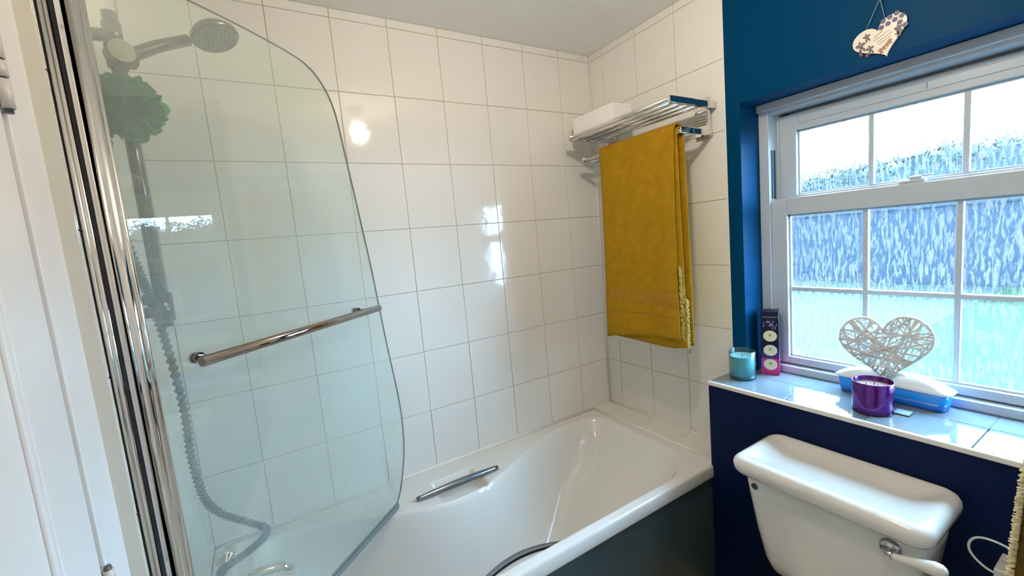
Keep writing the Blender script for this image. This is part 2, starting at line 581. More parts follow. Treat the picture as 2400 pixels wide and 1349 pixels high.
# ------------------------------------------------------------------ door in the left wall
b = B()
b.box(XD - 0.12, XD - 0.03, YF, -0.69, 0, ZC)
b.box(XD - 0.12, XD - 0.014, YF, -0.69, 2.12, ZC)
struct(obj('wall_door', b, PLASTER), 'painted wall around the door', 'wall')
dr = sempty('door_1', 'white painted door in its frame at the far left', 'door', (XD - 0.02, -1.2, 0))
b = B()
b.box(XD - 0.03, XD, -0.788, -0.692, 0, 2.12, 0.002)
b.box(XD - 0.03, XD - 0.006, -0.8005, -0.790, 0, 2.06, 0.002)
b.box(XD - 0.03, XD, -1.71, -0.692, 2.05, 2.13, 0.002)
b.box(XD - 0.03, XD, -1.71, -1.605, 0, 2.06, 0.002)
obj('frame', b, GLOSSW, dr)
b = B()
yA, yB = -0.804, -1.60
b.box(XD - 0.03, XD - 0.004, yB, -0.90, 0.01, 2.045, 0.0015)
b.box(XD - 0.03, XD - 0.0005, -0.916, yA, 0.01, 2.045, 0.004)
b.box(XD - 0.03, XD - 0.0005, yB, -1.49, 0.01, 2.045, 0.004)
for za, zb in ((0.01, 0.20), (0.62, 0.76), (1.93, 2.045)):
    b.box(XD - 0.03, XD - 0.001, yB, yA, za, zb, 0.004)
leaf = obj('leaf', b, GLOSSW, dr)
b = B()
for za, zb in ((0.77, 1.92), (0.21, 0.61)):
    b.box(XD - 0.006, XD + 0.001, -0.935, -0.922, za, zb, 0.003)
    b.box(XD - 0.006, XD + 0.001, -1.50, -1.487, za, zb, 0.003)
    b.box(XD - 0.006, XD + 0.001, -1.50, -0.922, zb - 0.013, zb, 0.003)
    b.box(XD - 0.006, XD + 0.001, -1.50, -0.922, za, za + 0.013, 0.003)
obj('moulding', b, GLOSSW, dr)
for zc in (1.705, 0.93, 0.25):
    b = B()
    yk = -0.803
    for i, (za, zb) in enumerate(((-.05, -.012), (-.009, .012), (.015, .05))):
        b.tube([(XD + 0.006, yk, zc + za), (XD + 0.006, yk, zc + zb)], 0.0068, 14)
    b.box(XD - 0.004, XD + 0.0018, yk, yk + 0.022, zc - .05, zc + .05, 0.0008)
    h = obj('hinge', b, HINGEG, dr)
    b = B()
    b.tube([(XD + 0.006, yk, zc - .056), (XD + 0.006, yk, zc + .056)], 0.0045, 10)
    obj('pin', b, HINGED, h)

# ------------------------------------------------------------------ window
wn = sempty('window_1', 'white sash window with rain-patterned glass in the blue wall', 'window', (0.15, -1.17, 0.835))
b = B()
b.box(0.115, 0.215, -0.788, y0w - 0.001, 0.836, 1.822, 0.002)
b.box(0.115, 0.215, y1w + 0.001, -1.771, 0.836, 1.822, 0.002)
b.box(0.115, 0.215, -1.771, -0.788, 1.786, 1.822, 0.002)
b.box(0.105, 0.215, -1.804, -0.754, 0.836, 0.862, 0.002)
fr = obj('frame', b, UPVC, wn)
b = B(); b.box(0.098, 0.120, y1w + 0.0015, y0w - 0.0015, 1.797, 1.8235, 0.003)
obj('head_trim', b, UPVC, fr)
b = B()
b.box(0.2055, 0.2145, -1.771, -0.788, 1.757, 1.7865); b.box(0.2055, 0.2145, -0.815, -0.788, 0.862, 1.7865); b.box(0.2055, 0.2145, -1.771, -1.744, 0.862, 1.7865); b.box(0.168, 0.2145, -1.771, -0.788, 0.862, 0.880)
obj('parting_bead', b, UPVC, fr)
b = B(); b.box(0.172, 0.2055, -0.797, -0.788, 1.48, 1.7855, 0.001)
ch = obj('sash_channel', b, UPVC, fr)
b = B()
b.box(0.130, 0.137, -0.7905, -0.7878, 1.485, 1.66)
b.box(0.146, 0.156, -0.7905, -0.7878, 1.485, 1.66)
obj('channel_groove', b, SLOT, fr)
def sash(name, x0, x1, ya, yb, za, zb, stile, rail_b, rail_t, bars_y, bar_z, cut=None):
    b = B()
    b.box(x0, x1, ya - stile, ya, za, zb, 0.003)
    b.box(x0, x1, yb, yb + stile, za, zb, 0.003)
    b.box(x0, x1, yb + stile - .001, ya - stile + .001, zb - rail_t, zb, 0.003)
    b.box(x0, x1, yb + stile - .001, ya - stile + .001, za, za + rail_b, 0.003)
    s_ = obj(name, b, UPVC, wn)
    gy = [ya - stile] + bars_y + [yb + stile]
    gz = [za + rail_b] + bar_z + [zb - rail_t]
    xm = (x0 + x1) / 2 + 0.006
    # beading round the glass
    b = B()
    for (p, q) in ((gy[0] - .006, gy[0]), (gy[-1], gy[-1] + .006)):
        b.box(xm - 0.010, xm - .002, p, q, gz[0], gz[-1], 0.0015)
    b.box(xm - 0.010, xm - .002, gy[-1], gy[0], gz[-1] - .006, gz[-1], 0.0015)
    b.box(xm - 0.010, xm - .002, gy[-1], gy[0], gz[0], gz[0] + .006, 0.0015)
    obj('glazing_bead', b, UPVC, s_)
    for yy in bars_y:
        b = B(); b.box(xm - 0.007, xm + .010, yy - .0075, yy + .0075, gz[0], gz[-1], 0.003)
        obj('glazing_bar', b, UPVC, s_)
    for zz in bar_z:
        b = B(); b.box(xm - 0.0075, xm + .0105, gy[-1], gy[0], zz - .0075, zz + .0075, 0.003)
        obj('glazing_bar', b, UPVC, s_)
    for i in range(len(gy) - 1):
        for j in range(len(gz) - 1):
            ya_, yb_ = gy[i] - (0 if i == 0 else .0), gy[i + 1]
            b = B()
            b._add([(xm, ya_, gz[j]), (xm, yb_, gz[j]), (xm, yb_, gz[j + 1]), (xm, ya_, gz[j + 1])], [(0, 1, 2, 3)])
            obj('pane', b, PANE, s_)
    return s_
BY = [-1.0655, -1.279, -1.4925]
su = sash('upper_sash', 0.170, 0.205, -0.798, -1.761, 1.455, 1.776, 0.057, 0.034, 0.060, BY, [])
sl = sash('lower_sash', 0.130, 0.166, -0.776, -1.782, 0.866, 1.480, 0.063, 0.027, 0.060, BY, [1.148])
b = B(); b.box(0.166, 0.1715, -1.70, -0.862, 1.738, 1.763, 0.002)
vc = obj('vent_cover', b, UPVC, su)
b = B(); b.box(0.1655, 0.1662, -1.2015, -1.2000, 1.742, 1.760)
obj('vent_slot', b, SLOT, su)
b = B()
b.box(0.136, 0.160, -1.208, -1.148, 1.480, 1.490, 0.003)
b.box(0.140, 0.154, -1.200, -1.172, 1.489, 1.500, 0.003)
b.box(0.144, 0.150, -1.222, -1.180, 1.497, 1.502, 0.002)
obj('catch', b, UPVC, sl)
# tiled sill
sill = sempty('trim_5', 'white tiled window sill with cream edge', 'sill', (0.0, -1.2, 0.82))
b = B(); b.box(-0.158, 0.118, YF + .001, YE - 0.0005, 0.8212, 0.829)
obj('sill_bed', b, GROUT, sill)
lay_tiles(sill, [0.6975, 0.957, 1.1665, 1.376, 1.5855, 1.795, 2.015], [0.0, 0.150], lambda u, v: (Vector((-v - 0.0, -u + 1.2, 0.835 - 0.82)), Vector((0, -1, 0)), Vector((-1, 0, 0)), Vector((0, 0, 1))), mt=SILLT, depth=0.006, tilt=0.004)
lay_tiles(sill, [0.7535, 0.957, 1.1665, 1.376, 1.5855, 1.804], [-0.116, 0.0], lambda u, v: (Vector((-v - 0.0, -u + 1.2, 0.8349 - 0.82)), Vector((0, -1, 0)), Vector((-1, 0, 0)), Vector((0, 0, 1))), mt=SILLT, depth=0.006, gap=0.0003, tilt=0.0)
b = B(); b.box(-0.166, -0.151, YF + .001, YE - 0.0006, 0.8215, 0.8362, 0.003)
obj('edge_strip', b, BULL, sill)

# ------------------------------------------------------------------ ceiling lamp (out of view; lights the room, mirrored in the tiles)
lp = thing('ceiling_light', 'small bare warm bulb hanging from the ceiling', 'light', (LAMP_POS[0], LAMP_POS[1], ZC))
b = B(); b.lathe((LAMP_POS[0], LAMP_POS[1], 0), [(0.0, ZC), (0.045, ZC), (0.042, ZC - .02), (0.012, ZC - .03), (0.006, ZC - .06), (0.02, ZC - .062), (0.02, ZC - .10), (0.0, ZC - .10)], 24)
obj('lamp_holder', b, UPVC, lp)
b = B(); b.lathe(LAMP_POS, [(0.0, -.034), (.014, -.031), (.026, -.022), (.033, -.008), (.034, .004), (.028, .02), (.016, .034), (.013, .042), (0, .042)], 24)
obj('bulb', b, emit_mat('warm_bulb_glow', LAMP_COLOR, LAMP_STRENGTH), lp)

# ------------------------------------------------------------------ bath
bt = thing('bathtub', 'white acrylic bath with moulded armrests and grey side panel', 'bathtub', (-0.95, -0.35, 0))
def bump_y(x):
    q = (x + 1.0) / 0.62
    return -0.067 - (0.205 * 0.5 * (1 + math.cos(PI * q)) if abs(q) < 1 else 0.0)
poly = []
xr, xl, yf = -0.172, -1.662, -0.668
r1, r2 = 0.075, 0.20
for k in range(0, 13):                      # back right corner
    a = PI / 2 * (1 - k / 12)
    poly.append((xr - r1 + r1 * math.cos(a), -0.067 - r1 + r1 * math.sin(a)))
for k in range(0, 17):                      # front right
    a = -PI / 2 * k / 16
    poly.append((xr - r2 + r2 * math.cos(a), yf + r2 + r2 * math.sin(a)))
for k in range(0, 17):                      # front left
    a = -PI / 2 - PI / 2 * k / 16
    poly.append((xl + 0.14 + 0.14 * math.cos(a), yf + 0.14 + 0.14 * math.sin(a)))
for k in range(0, 13):
    a = PI - PI / 2 * k / 12
    poly.append((xl + r1 + r1 * math.cos(a), -0.067 - r1 + r1 * math.sin(a)))
for k in range(1, 60):
    xx = xl + r1 + (xr - r1 - xl - r1) * k / 60
    poly.append((xx, bump_y(xx)))
poly = np.array(poly)
gx = np.linspace(XT + 0.002, -0.1255, 236)
gy = np.linspace(-0.002, -0.694, 116)
GX, GY = np.meshgrid(gx, gy, indexing='ij')
P = np.stack([GX.ravel(), GY.ravel()], 1)
A = poly; Bp = np.roll(poly, -1, 0)
dmin = np.full(len(P), 9.0); inside = np.zeros(len(P), bool)
for a, c in zip(A, Bp):
    ab = c - a
    t = np.clip(((P - a) @ ab) / (ab @ ab + 1e-12), 0, 1)
    d = np.linalg.norm(P - (a + t[:, None] * ab), axis=1)
    dmin = np.minimum(dmin, d)
    cond = ((a[1] > P[:, 1]) != (c[1] > P[:, 1]))
    xi = (c[0] - a[0]) * (P[:, 1] - a[1]) / (c[1] - a[1] + 1e-15) + a[0]
    inside ^= cond & (P[:, 0] < xi)
d = np.where(inside, dmin, 0.0)
def sst(t):
    t = np.clip(t, 0, 1)
    return t * t * (3 - 2 * t)
dd = np.sqrt(d * d + 0.009 ** 2) - 0.009
fs = 1 - (1 - np.clip(dd / 0.17, 0, 1)) ** 2.6
ge = 0.30 + 0.70 * sst((-0.19 - P[:, 0]) / 0.62)
gl_ = 0.62 + 0.38 * sst((P[:, 0] + 1.66) / 0.25)
Z = ZR - 0.385 * fs * ge * gl_
# slightly raised soft lip round the opening and the hand recess by the wall-side grip
dout = np.where(inside, 9.0, dmin)
Z = Z + np.where(~inside, 0.002 * np.exp(-(dout / 0.02) ** 2), 0)
rx = sst((P[:, 0] + 1.075) / 0.02) * sst((-0.885 - P[:, 0]) / 0.02)
ry = sst((P[:, 1] + 0.262) / 0.02) * sst((-0.100 - P[:, 1]) / 0.015)
Z = Z - 0.030 * rx * ry * np.where(inside, np.clip(1 - d / .02, 0, 1), 1)
# armrest dips a little towards the water
Z = Z.reshape(GX.shape)
b = B()
rows = []
for i in range(len(gx)):
    row = [(gx[i], gy[j], Z[i, j]) for j in range(len(gy))]
    row += [(gx[i], -0.6985, ZR - 0.0012), (gx[i], -0.7015, ZR - 0.004), (gx[i], -0.703, ZR - 0.010), (gx[i], -0.7045, 0.462), (gx[i], -0.703, 0.457), (gx[i], -0.690, 0.457)]
    rows.append(row)
b.grid(rows)
obj('tub', b, ACRYL, bt)
b = B(); b.box(XT + .002, -0.1265, -0.694, -0.678, 0.012, 0.4575, 0.001)
obj('side_panel', b, PANEL, bt)
# wall-side grip: gently arched chrome bar
b = B()
pts = []; rs = []
for k in range(21):
    t = k / 20
    pts.append((-1.150 + 0.338 * t, -0.187 - 0.004 * math.sin(PI * t), 0.5135 + 0.004 * math.sin(PI * t)))
    rs.append(0.0085 + 0.0055 * math.sin(PI * t))
b.tube(pts, rs, 14)
obj('grab_handle', b, GRIPM, bt)
b = B()
pts = []; rs = []
for k in range(25):
    t = k / 24
    s_ = math.sin(PI * t)
    pts.append((-1.175 + 0.36 * t, -0.655 + 0.040 * s_, 0.472 + 0.010 * s_))
    rs.append(0.006 + 0.004 * s_)
b.tube(pts, rs, 14)
obj('grab_handle', b, GRIPM, bt)
b = B()
rows = []
for k in range(25):
    t = k / 24
    s_ = math.sin(PI * t)
    xk = -1.16 + 0.33 * t
    rows.append([(xk, -0.6655, 0.489), (xk, -0.6655 + 0.026 * s_, 0.4745), (xk, -0.6655 + 0.022 * s_, 0.455)])
b.grid(rows)
obj('grip_shadow', b, BLACK, bt)  # black strip painted as the shadow gap behind the front grip

# bath mixer on the shower-end rim
mx = thing('bath_mixer', 'chrome bath shower mixer behind the lower glass screen', 'tap', (-1.72, -0.37, ZR))
b = B()
for yy in (-0.28, -0.46):
    b.lathe((-1.722, yy, ZR), [(0.0, 0), (0.026, 0), (0.026, .006), (0.016, .012), (0.015, .075), (0, .075)], 20)
b.tube([(-1.722, -0.50, 0.592), (-1.722, -0.24, 0.592)], 0.019, 16)
b.tube([(-1.722, -0.37, 0.592), (-1.65, -0.37, 0.60), (-1.585, -0.37, 0.592), (-1.565, -0.37, 0.57)], [0.017, .015, .0135, .013], 14)
b.lathe((-1.722, -0.37, 0.60), [(0.014, 0), (0.014, .03), (.010, .034), (.010, .045), (0, .045)], 16)
obj('mixer_body', b, CHROME, mx)
for yy, sgn in ((-0.24, 1), (-0.50, -1)):
    b = B(); b.lathe((-1.722, yy, 0.592), [(0.0, 0), (0.022, 0), (.025, .008), (.024, .03), (.018, .036), (0, .036)], 14, axis='Y', M=None if sgn > 0 else Matrix.Scale(-1, 3, Vector((0, 1, 0))))
    obj('tap_handle', b, CHROME, mx)

# ------------------------------------------------------------------ glass bath screen
gs = thing('bath_screen', 'curved clear glass bath screen swung inwards on a chrome pole', 'shower screen', (-1.745, -0.65, 0.52))
H = Vector((-1.745, -0.650, 0)); TD = Vector((0.7503, 0.6611, 0)); ND = Vector((0.6611, -0.7503, 0))
def gp(u, z, dn=0.0):
    return H + TD * u + ND * dn + Vector((0, 0, z))
out = [(0.014, 0.522), (0.38, 0.522), (0.668, 0.522), (0.694, 0.528), (0.717, 0.548), (0.742, 0.590), (0.766, 0.645), (0.783, 0.71), (0.790, 0.79), (0.786, 0.88), (0.768, 1.00), (0.750, 1.12), (0.734, 1.26), (0.716, 1.40),
       (0.699, 1.50), (0.680, 1.62), (0.662, 1.725), (0.651, 1.80), (0.637, 1.865), (0.613, 1.910), (0.578, 1.945), (0.540, 1.964), (0.500, 1.972), (0.405, 1.978), (0.30, 1.980), (0.2, 1.979), (0.014, 1.979)]
def smooth_outline(pts, it=2):
    for _ in range(it):
        q = []
        n = len(pts)
        for i in range(n):
            a, c = pts[i], pts[(i + 1) % n]
            if math.hypot(a[0] - c[0], a[1] - c[1]) > 0.16 or a[0] < 0.02 and c[0] < .02:
                q.append(a)
                continue
            q.append((a[0] * .75 + c[0] * .25, a[1] * .75 + c[1] * .25)); q.append((a[0] * .25 + c[0] * .75, a[1] * .25 + c[1] * .75))
        pts = q
    return pts
o2 = smooth_outline(out)
b = B()
b.prism([gp(u, z, -0.003) for u, z in o2], ND * 0.006, side_mi=1)
obj('glass_panel', b, [SCREEN, EDGE], gs)
b = B()
b.box(XT + .0022, XT + 0.018, -0.683, -0.634, 0.52, 1.985, 0.002)
b.tube([(XT + 0.0062, -0.684, 0.52), (XT + 0.0062, -0.684, 1.985)], 0.0040, 16)
b.tube([(XT + 0.0132, -0.684, 0.52), (XT + 0.0132, -0.684, 1.985)], 0.0040, 16)
obj('wall_channel', b, CHROME, gs)
b = B(); b.box(XT + 0.0172, XT + 0.0232, -0.687, -0.645, 0.522, 1.98)
obj('seal_strip', b, BLACK, gs)
b = B()
b.box(XT + 0.0232, XT + 0.0305, -0.689, -0.640, 0.518, 1.987, 0.0012)
b.tube([(XT + 0.0415, -0.672, 0.516), (XT + 0.0415, -0.672, 1.992)], 0.0112, 28)
b.tube([gp(0.018, 0.52, 0.008), gp(0.018, 1.985, 0.008)], 0.0045, 12)
b.box(XT + 0.028, XT + 0.046, -0.668, -0.636, 0.518, 1.987, 0.002)
obj('pivot_pole', b, CHROME, gs)
b = B()
b.prism([gp(0.02, 0.512, -0.006), gp(0.70, 0.512, -0.006), gp(0.70, 0.530, -0.006), gp(0.02, 0.530, -0.006)], ND * 0.012)
obj('bottom_seal', b, SEALM, gs)
b = B(); b.tube([gp(0.079, 1.2395, 0.05), gp(0.666, 1.2395, 0.05)], 0.0105, 20)
hb = obj('towel_bar', b, BARM, gs)
for u in (0.107, 0.616):
    b = B()
    b.tube([gp(u, 1.2395, 0.003), gp(u, 1.2395, 0.009)], 0.0115, 18)
    b.tube([gp(u, 1.2395, 0.008), gp(u, 1.2395, 0.048)], 0.0075, 14)
    b.tube([gp(u, 1.2395, -0.003), gp(u, 1.2395, -0.010)], 0.0115, 18)
    obj('bar_post', b, BARM, gs)

# ------------------------------------------------------------------ shower set
sh = thing('shower_set', 'chrome shower rail with handset and ribbed hose behind the glass', 'shower', (-1.72, -0.46, 1.37))
RX, RY = -1.722, -0.462
b = B(); b.tube([(RX, RY, 1.30), (RX, RY, 1.952)], 0.0125, 18)
obj('riser_rail', b, SHOWM, sh)
b = B()
b.tube([(XT, RY, 1.905), (XT + .006, RY, 1.905)], 0.021, 18)
b.tube([(XT, RY, 1.905), (RX, RY, 1.905)], 0.0125, 14)
b.lathe((RX, RY, 1.885), [(0, 0), (.016, 0), (.016, .045), (0, .045)], 18)
obj('rail_bracket', b, SHOWM, sh)
b = B()
b.tube([(XT, RY, 1.335), (RX, RY, 1.335)], 0.0125, 14)
b.lathe((RX, RY, 1.312), [(0, 0), (.019, 0), (.019, .052), (0, .052)], 18)
obj('rail_bracket', b, SHOWM, sh)
b = B()
b.lathe((RX, RY, 1.865), [(0, -.022), (.018, -.022), (.018, .022), (0, .022)], 18)
b.tube([(RX, RY, 1.867), (RX + .015, RY - .032, 1.867)], 0.022, 22)
b.tube([(RX, RY, 1.867), (RX + .022, RY + .022, 1.868)], 0.018, 18)
obj('slider_knob', b, SHOWM, sh)
b = B(); b.box(RX - .032, RX + .018, RY - .018, RY + .014, 1.352, 1.374, 0.004)
obj('hose_retainer', b, SHOWM, sh)
h0 = Vector((-1.715, -0.478, 1.838)); h1 = Vector((-1.706, -0.452, 1.872)); hN = Vector((-1.600, -0.392, 1.946)); hc = Vector((-1.546, -0.380, 1.968))
b = B()
b.tube([h0, h1, (h1 + hN) / 2 + Vector((0, 0, .004)), hN], [0.0095, .0135, .0125, .012], 16)
hs = obj('handset', b, SHOWM, sh)
# head: disc facing down and towards the bath
nrm = Vector((0.25, -0.24, -0.94)).normalized()
zax = -nrm
xax = (hc - hN) - zax * (hc - hN).dot(zax); xax.normalize()
yax = zax.cross(xax)
MH = Matrix((xax, yax, zax)).transposed()
b = B(); b.lathe(hc, [(0, .022), (.02, .022), (.042, .014), (.051, .003), (.0515, -.003), (.048, -.008), (.044, -.009)], 36, M=MH)
obj('spray_head', b, SHOWM, hs)
b = B(); b.lathe(hc, [(.0445, -.0085), (.0, -.0095)], 36, M=MH)
obj('spray_plate', b, mat('grey_spray_plate', (0.28, 0.28, 0.26, 1), 0.3), hs)
b = B()
for ring, cnt in ((.010, 6), (.019, 10), (.028, 16), (.037, 22)):
    for k in range(cnt):
        a = 2 * PI * k / cnt + ring * 40
        c = hc + MH @ Vector((ring * math.cos(a), ring * math.sin(a), -.0095))
        b.tube([c, c + nrm * .003], 0.0021, 6)
nz = obj('nozzles', b, DARKG, hs)
nz['kind'] = 'stuff'
def catmull(P, n=8):
    P = [Vector(p) for p in P]
    Q = [P[0] * 2 - P[1]] + P + [P[-1] * 2 - P[-2]]
    o = []
    for i in range(1, len(Q) - 2):
        for k in range(n):
            t = k / n
            a, b_, c, d_ = Q[i - 1], Q[i], Q[i + 1], Q[i + 2]
            o.append(0.5 * ((2 * b_) + (-a + c) * t + (2 * a - 5 * b_ + 4 * c - d_) * t * t + (-a + 3 * b_ - 3 * c + d_) * t ** 3))
    o.append(P[-1])
    return o
hp = catmull([h0, (-1.730, -0.500, 1.78), (-1.755, -0.520, 1.66), (-1.758, -0.505, 1.52), (-1.749, -0.470, 1.42), (-1.742, -0.455, 1.365), (-1.733, -0.43, 1.26), (-1.728, -0.40, 1.10), (-1.730, -0.40, 0.97), (-1.720, -0.40, 0.865), (-1.692, -0.40, 0.81), (-1.645, -0.40, 0.768), (-1.608, -0.40, 0.734), (-1.612, -0.40, 0.712), (-1.648, -0.40, 0.690), (-1.692, -0.39, 0.668), (-1.712, -0.38, 0.655), (-1.720, -0.375, 0.640)], 36)
rs = [0.0080 + 0.0020 * (1 if (i // 2) % 2 else -1) for i in range(len(hp))]
b = B(); b.tube(hp, rs, 10)
obj('hose', b, HOSEM, sh)

# ------------------------------------------------------------------ bath puff
pf = thing('bath_puff', 'green net bath puff hanging on the shower rail', 'sponge', (-1.712, -0.515, 1.745))
c = Vector((-1.713, -0.516, 1.749))
b = B()
for k in range(120):
    ax = Vector(rng.normal(size=3)); ax.normalize()
    n_ = 26
    u = ax.orthogonal().normalized(); v = ax.cross(u)
    rad = random.uniform(0.020, 0.034)
    off = ax * random.uniform(0.018, 0.032)
    ph = random.uniform(0, 6.28); wv = random.randint(3, 6)
    inner, outer = [], []
    for j in range(n_ + 1):
        a = 2 * PI * j / n_
        rr = rad * (1 + 0.30 * math.sin(wv * a + ph))
        p = c + off + (u * math.cos(a) + v * math.sin(a)) * rr
        q = p + (p - c).normalized() * 0.009 + ax * (0.009 + 0.006 * math.sin(wv * 2 * a + ph))
        for vv in (p, q):
            if vv.x < XT + 0.006: vv.x = XT + 0.006
        inner.append(p); outer.append(q)
    b.grid([inner, outer])
o = obj('net_ruffles', b, MESHG, pf, recalc=False)
o['kind'] = 'stuff'
b = B(); b.tube([c + Vector((0, .02, .03)), (RX - .004, RY - .014, 1.83), (RX, RY - .015, 1.85)], 0.0016, 6)
obj('cord', b, MESHG, pf)

# ------------------------------------------------------------------ towel rack
rk = thing('towel_rack', 'chrome wall rack with slatted shelf and towel rails', 'towel rack', (0, -0.37, 1.74))
for yy in (-0.612, -0.132):
    b = B(); b.box(-0.012, 0.0, yy - .030, yy + .030, 1.738, 1.884, 0.002)
    pl = obj('wall_plate', b, CHROME, rk)
    for zz in (1.874, 1.748):
        b = B()
        b.lathe((-.0125, yy, zz), [(0, -.002), (.005, -.001), (.006, 0.001)], 12, axis='X')
        obj('screw', b, DARKG, pl)
for yy in (-0.660, -0.122):
    b = B()
    b.box(-0.262, -0.004, yy - .0055, yy + .0055, 1.836, 1.860, 0.002)
    obj('shelf_arm', b, CHROME, rk)
    b = B()
    b.box(-0.190, -0.004, yy + (.015 if yy < -.4 else -.0) - .005, yy + (.015 if yy < -.4 else .0) + .005, 1.742, 1.764, 0.002)
    b.box(-0.030, -0.014, yy + (.015 if yy < -.4 else -.0) - .004, yy + (.015 if yy < -.4 else .0) + .004, 1.75, 1.85, 0.001)
    obj('rail_arm', b, CHROME, rk)
for i, xx in enumerate((-0.254, -0.206, -0.158, -0.110, -0.062)):
    b = B(); b.tube([(xx, -0.662, 1.849), (xx, -0.119, 1.849)], 0.0082, 14)
    obj('shelf_bar', b, CHROME, rk)
for xx in (-0.182, -0.11):
    b = B(); b.tube([(xx, -0.651, 1.753), (xx, -0.120, 1.753)], 0.0085, 14)
    obj('towel_rail', b, CHROME, rk)

b = B()
b.box(-0.200, -0.088, -0.338, -0.086, 1.8575, 1.941, 0.001)
cb = obj('white_box', b, CARD, None, origin=(-0.14, -0.21, 1.8575))
tag(cb, 'plain white box lying on the chrome rack shelf', 'box')
b = B(); b.box(-0.2012, -0.087, -0.3392, -0.085, 1.931, 1.9422, 0.001)
obj('box_lid', b, CARD, cb)

# ------------------------------------------------------------------ mustard towel on the rack
tw = thing('towel', 'mustard yellow bath towel folded over the chrome rail', 'towel', (-0.182, -0.44, 0.95))
def drape(y0, y1, xr_, zr_, rad, zf, zb, amp, ph, ny=44, nf=56, nb=40):
    P = []
    for i in range(ny + 1):
        t = i / ny
        y = y0 + (y1 - y0) * t
        row = []
        zbf = zf(t); zbb = zb(t)
        for k in range(nb + 1):          # back, bottom to top
            s_ = k / nb
            z = zbb + (zr_ - zbb) * s_
            xx = xr_ + rad + amp * 0.5 * math.sin(5 * t + 2.2 * s_ + ph) * (1 - s_)
            row.append((xx, y + 0.012 * (1 - s_) * (t - .5) * -1, z))
        for k in range(1, 10):
            a = PI * k / 10
            row.append((xr_ + rad * math.cos(a), y, zr_ + rad * math.sin(a)))
        for k in range(nf + 1):
            s_ = k / nf
            z = zr_ + (zbf - zr_) * s_
            fold = amp * (math.sin(7.5 * t + ph) * .5 + math.sin(14 * t + 1.3 + ph) * .22) * (s_ ** 0.8)
            xx = xr_ - rad - fold - 0.010 * s_
            edge = 0.006 * math.sin(3.1 * s_ + ph) * (1 if t > .5 else -1) * abs(2 * t - 1) ** 3
            row.append((xx, y + edge + (0.012 * s_ if t > .5 else 0.018 * s_) * 0, z))
        P.append(row)
    return P
def lerp(pts, t):
    for (a, va), (b_, vb) in zip(pts, pts[1:]):
        if t <= b_:
            q = (t - a) / (b_ - a); q = q * q * (3 - 2 * q)
            return va + (vb - va) * q
    return pts[-1][1]
zf_out = lambda t: lerp([(0, .952), (.18, .966), (.45, .978), (.75, .985), (1, .993)], t)
zb_out = lambda t: lerp([(0, .955), (.5, .955), (1, .965)], t)
b = B(); b.grid(drape(-0.252, -0.632, -0.182, 1.757, 0.0185, zf_out, zb_out, 0.018, 0.4))
o = obj('outer_fold', b, MUST, tw)
md = o.modifiers.new('thick', 'SOLIDIFY'); md.thickness = 0.008; md.offset = 1.0
zf_in = lambda t: lerp([(0, .958), (.3, .955), (.6, .950), (.85, .953), (1, .962)], t)
b = B(); b.grid(drape(-0.250, -0.644, -0.182, 1.752, 0.0125, zf_in, zf_in, 0.010, 1.4))
o = obj('inner_fold', b, MUST, tw)
md = o.modifiers.new('thick', 'SOLIDIFY'); md.thickness = 0.003; md.offset = 1.0
# woven bands near the hem
for za, zb_ in ((1.115, 1.168), (1.070, 1.078), (0.992, 0.998)):
    P = drape(-0.251, -0.633, -0.182, 1.757, 0.0185, zf_out, zb_out, 0.018, 0.4, ny=44, nf=160, nb=2)
    rows = []
    for row in P:
        fr_ = row[12:]
        sel = [(q[0] - 0.0088, q[1], q[2]) for q in fr_ if za - .004 <= q[2] <= zb_ + .004]
        rows.append(sel)
    mn = min(len(r_) for r_ in rows)
    if mn >= 2:
        b = B(); b.grid([r_[:mn] for r_ in rows])
        obj('woven_band', b, MUSTB, tw)
# pale fringed selvedge on the right-hand edge
b = B()
for (yy, xo, z0_, z1_) in ((-0.636, -0.207, 0.995, 1.27), (-0.640, -0.201, 0.99, 1.20), (-0.648, -0.194, 0.965, 1.15)):
    for k in range(230):
        z = z0_ + (z1_ - z0_) * k / 230 + random.uniform(-.002, .002)
        p0 = Vector((xo + random.uniform(-.006, .004), yy + .006, z))
        b.tube([p0, p0 + Vector((random.uniform(-.006, .002), -random.uniform(.006, .013), -random.uniform(.002, .012)))], 0.0017, 5)
o = obj('fringe', b, FRINGE, tw); o['kind'] = 'stuff'
b = B(); b.tube(catmull([(-0.166, -0.632, .962), (-0.166, -0.636, .950), (-0.168, -0.630, .938), (-0.168, -0.636, .932)], 6), 0.0016, 6)
obj('hanging_loop', b, DARKG, tw)

# ------------------------------------------------------------------ toilet
to = thing('toilet', 'white ceramic toilet cistern with lever against navy wall', 'toilet', (-0.27, -1.15, 0))
def rrect(x0, x1, y0, y1, z, r, n=6):
    pts = []
    for (cx, cy_, a0) in ((x1 - r, y1 - r, 0), (x0 + r, y1 - r, PI / 2), (x0 + r, y0 + r, PI), (x1 - r, y0 + r, 1.5 * PI)):
        for k in range(n + 1):
            a = a0 + PI / 2 * k / n
            pts.append((cx + r * math.cos(a), cy_ + r * math.sin(a), z))
    return pts
b = B()
rings = []
for z, xf, ya, yb, r in ((0.350, -0.300, -1.018, -1.280, 0.03), (0.356, -0.325, -1.000, -1.300, 0.04), (0.375, -0.345, -0.990, -1.312, 0.045), (0.41, -0.356, -0.984, -1.322, 0.04), (0.50, -0.366, -0.970, -1.335, 0.035), (0.60, -0.374, -0.957, -1.348, 0.032), (0.680, -0.378, -0.948, -1.356, 0.03)):
    rings.append(rrect(xf, -0.162, yb, ya, z, r))
b.loft(rings)
obj('cistern', b, CERAM, to)
b = B()
rings = []
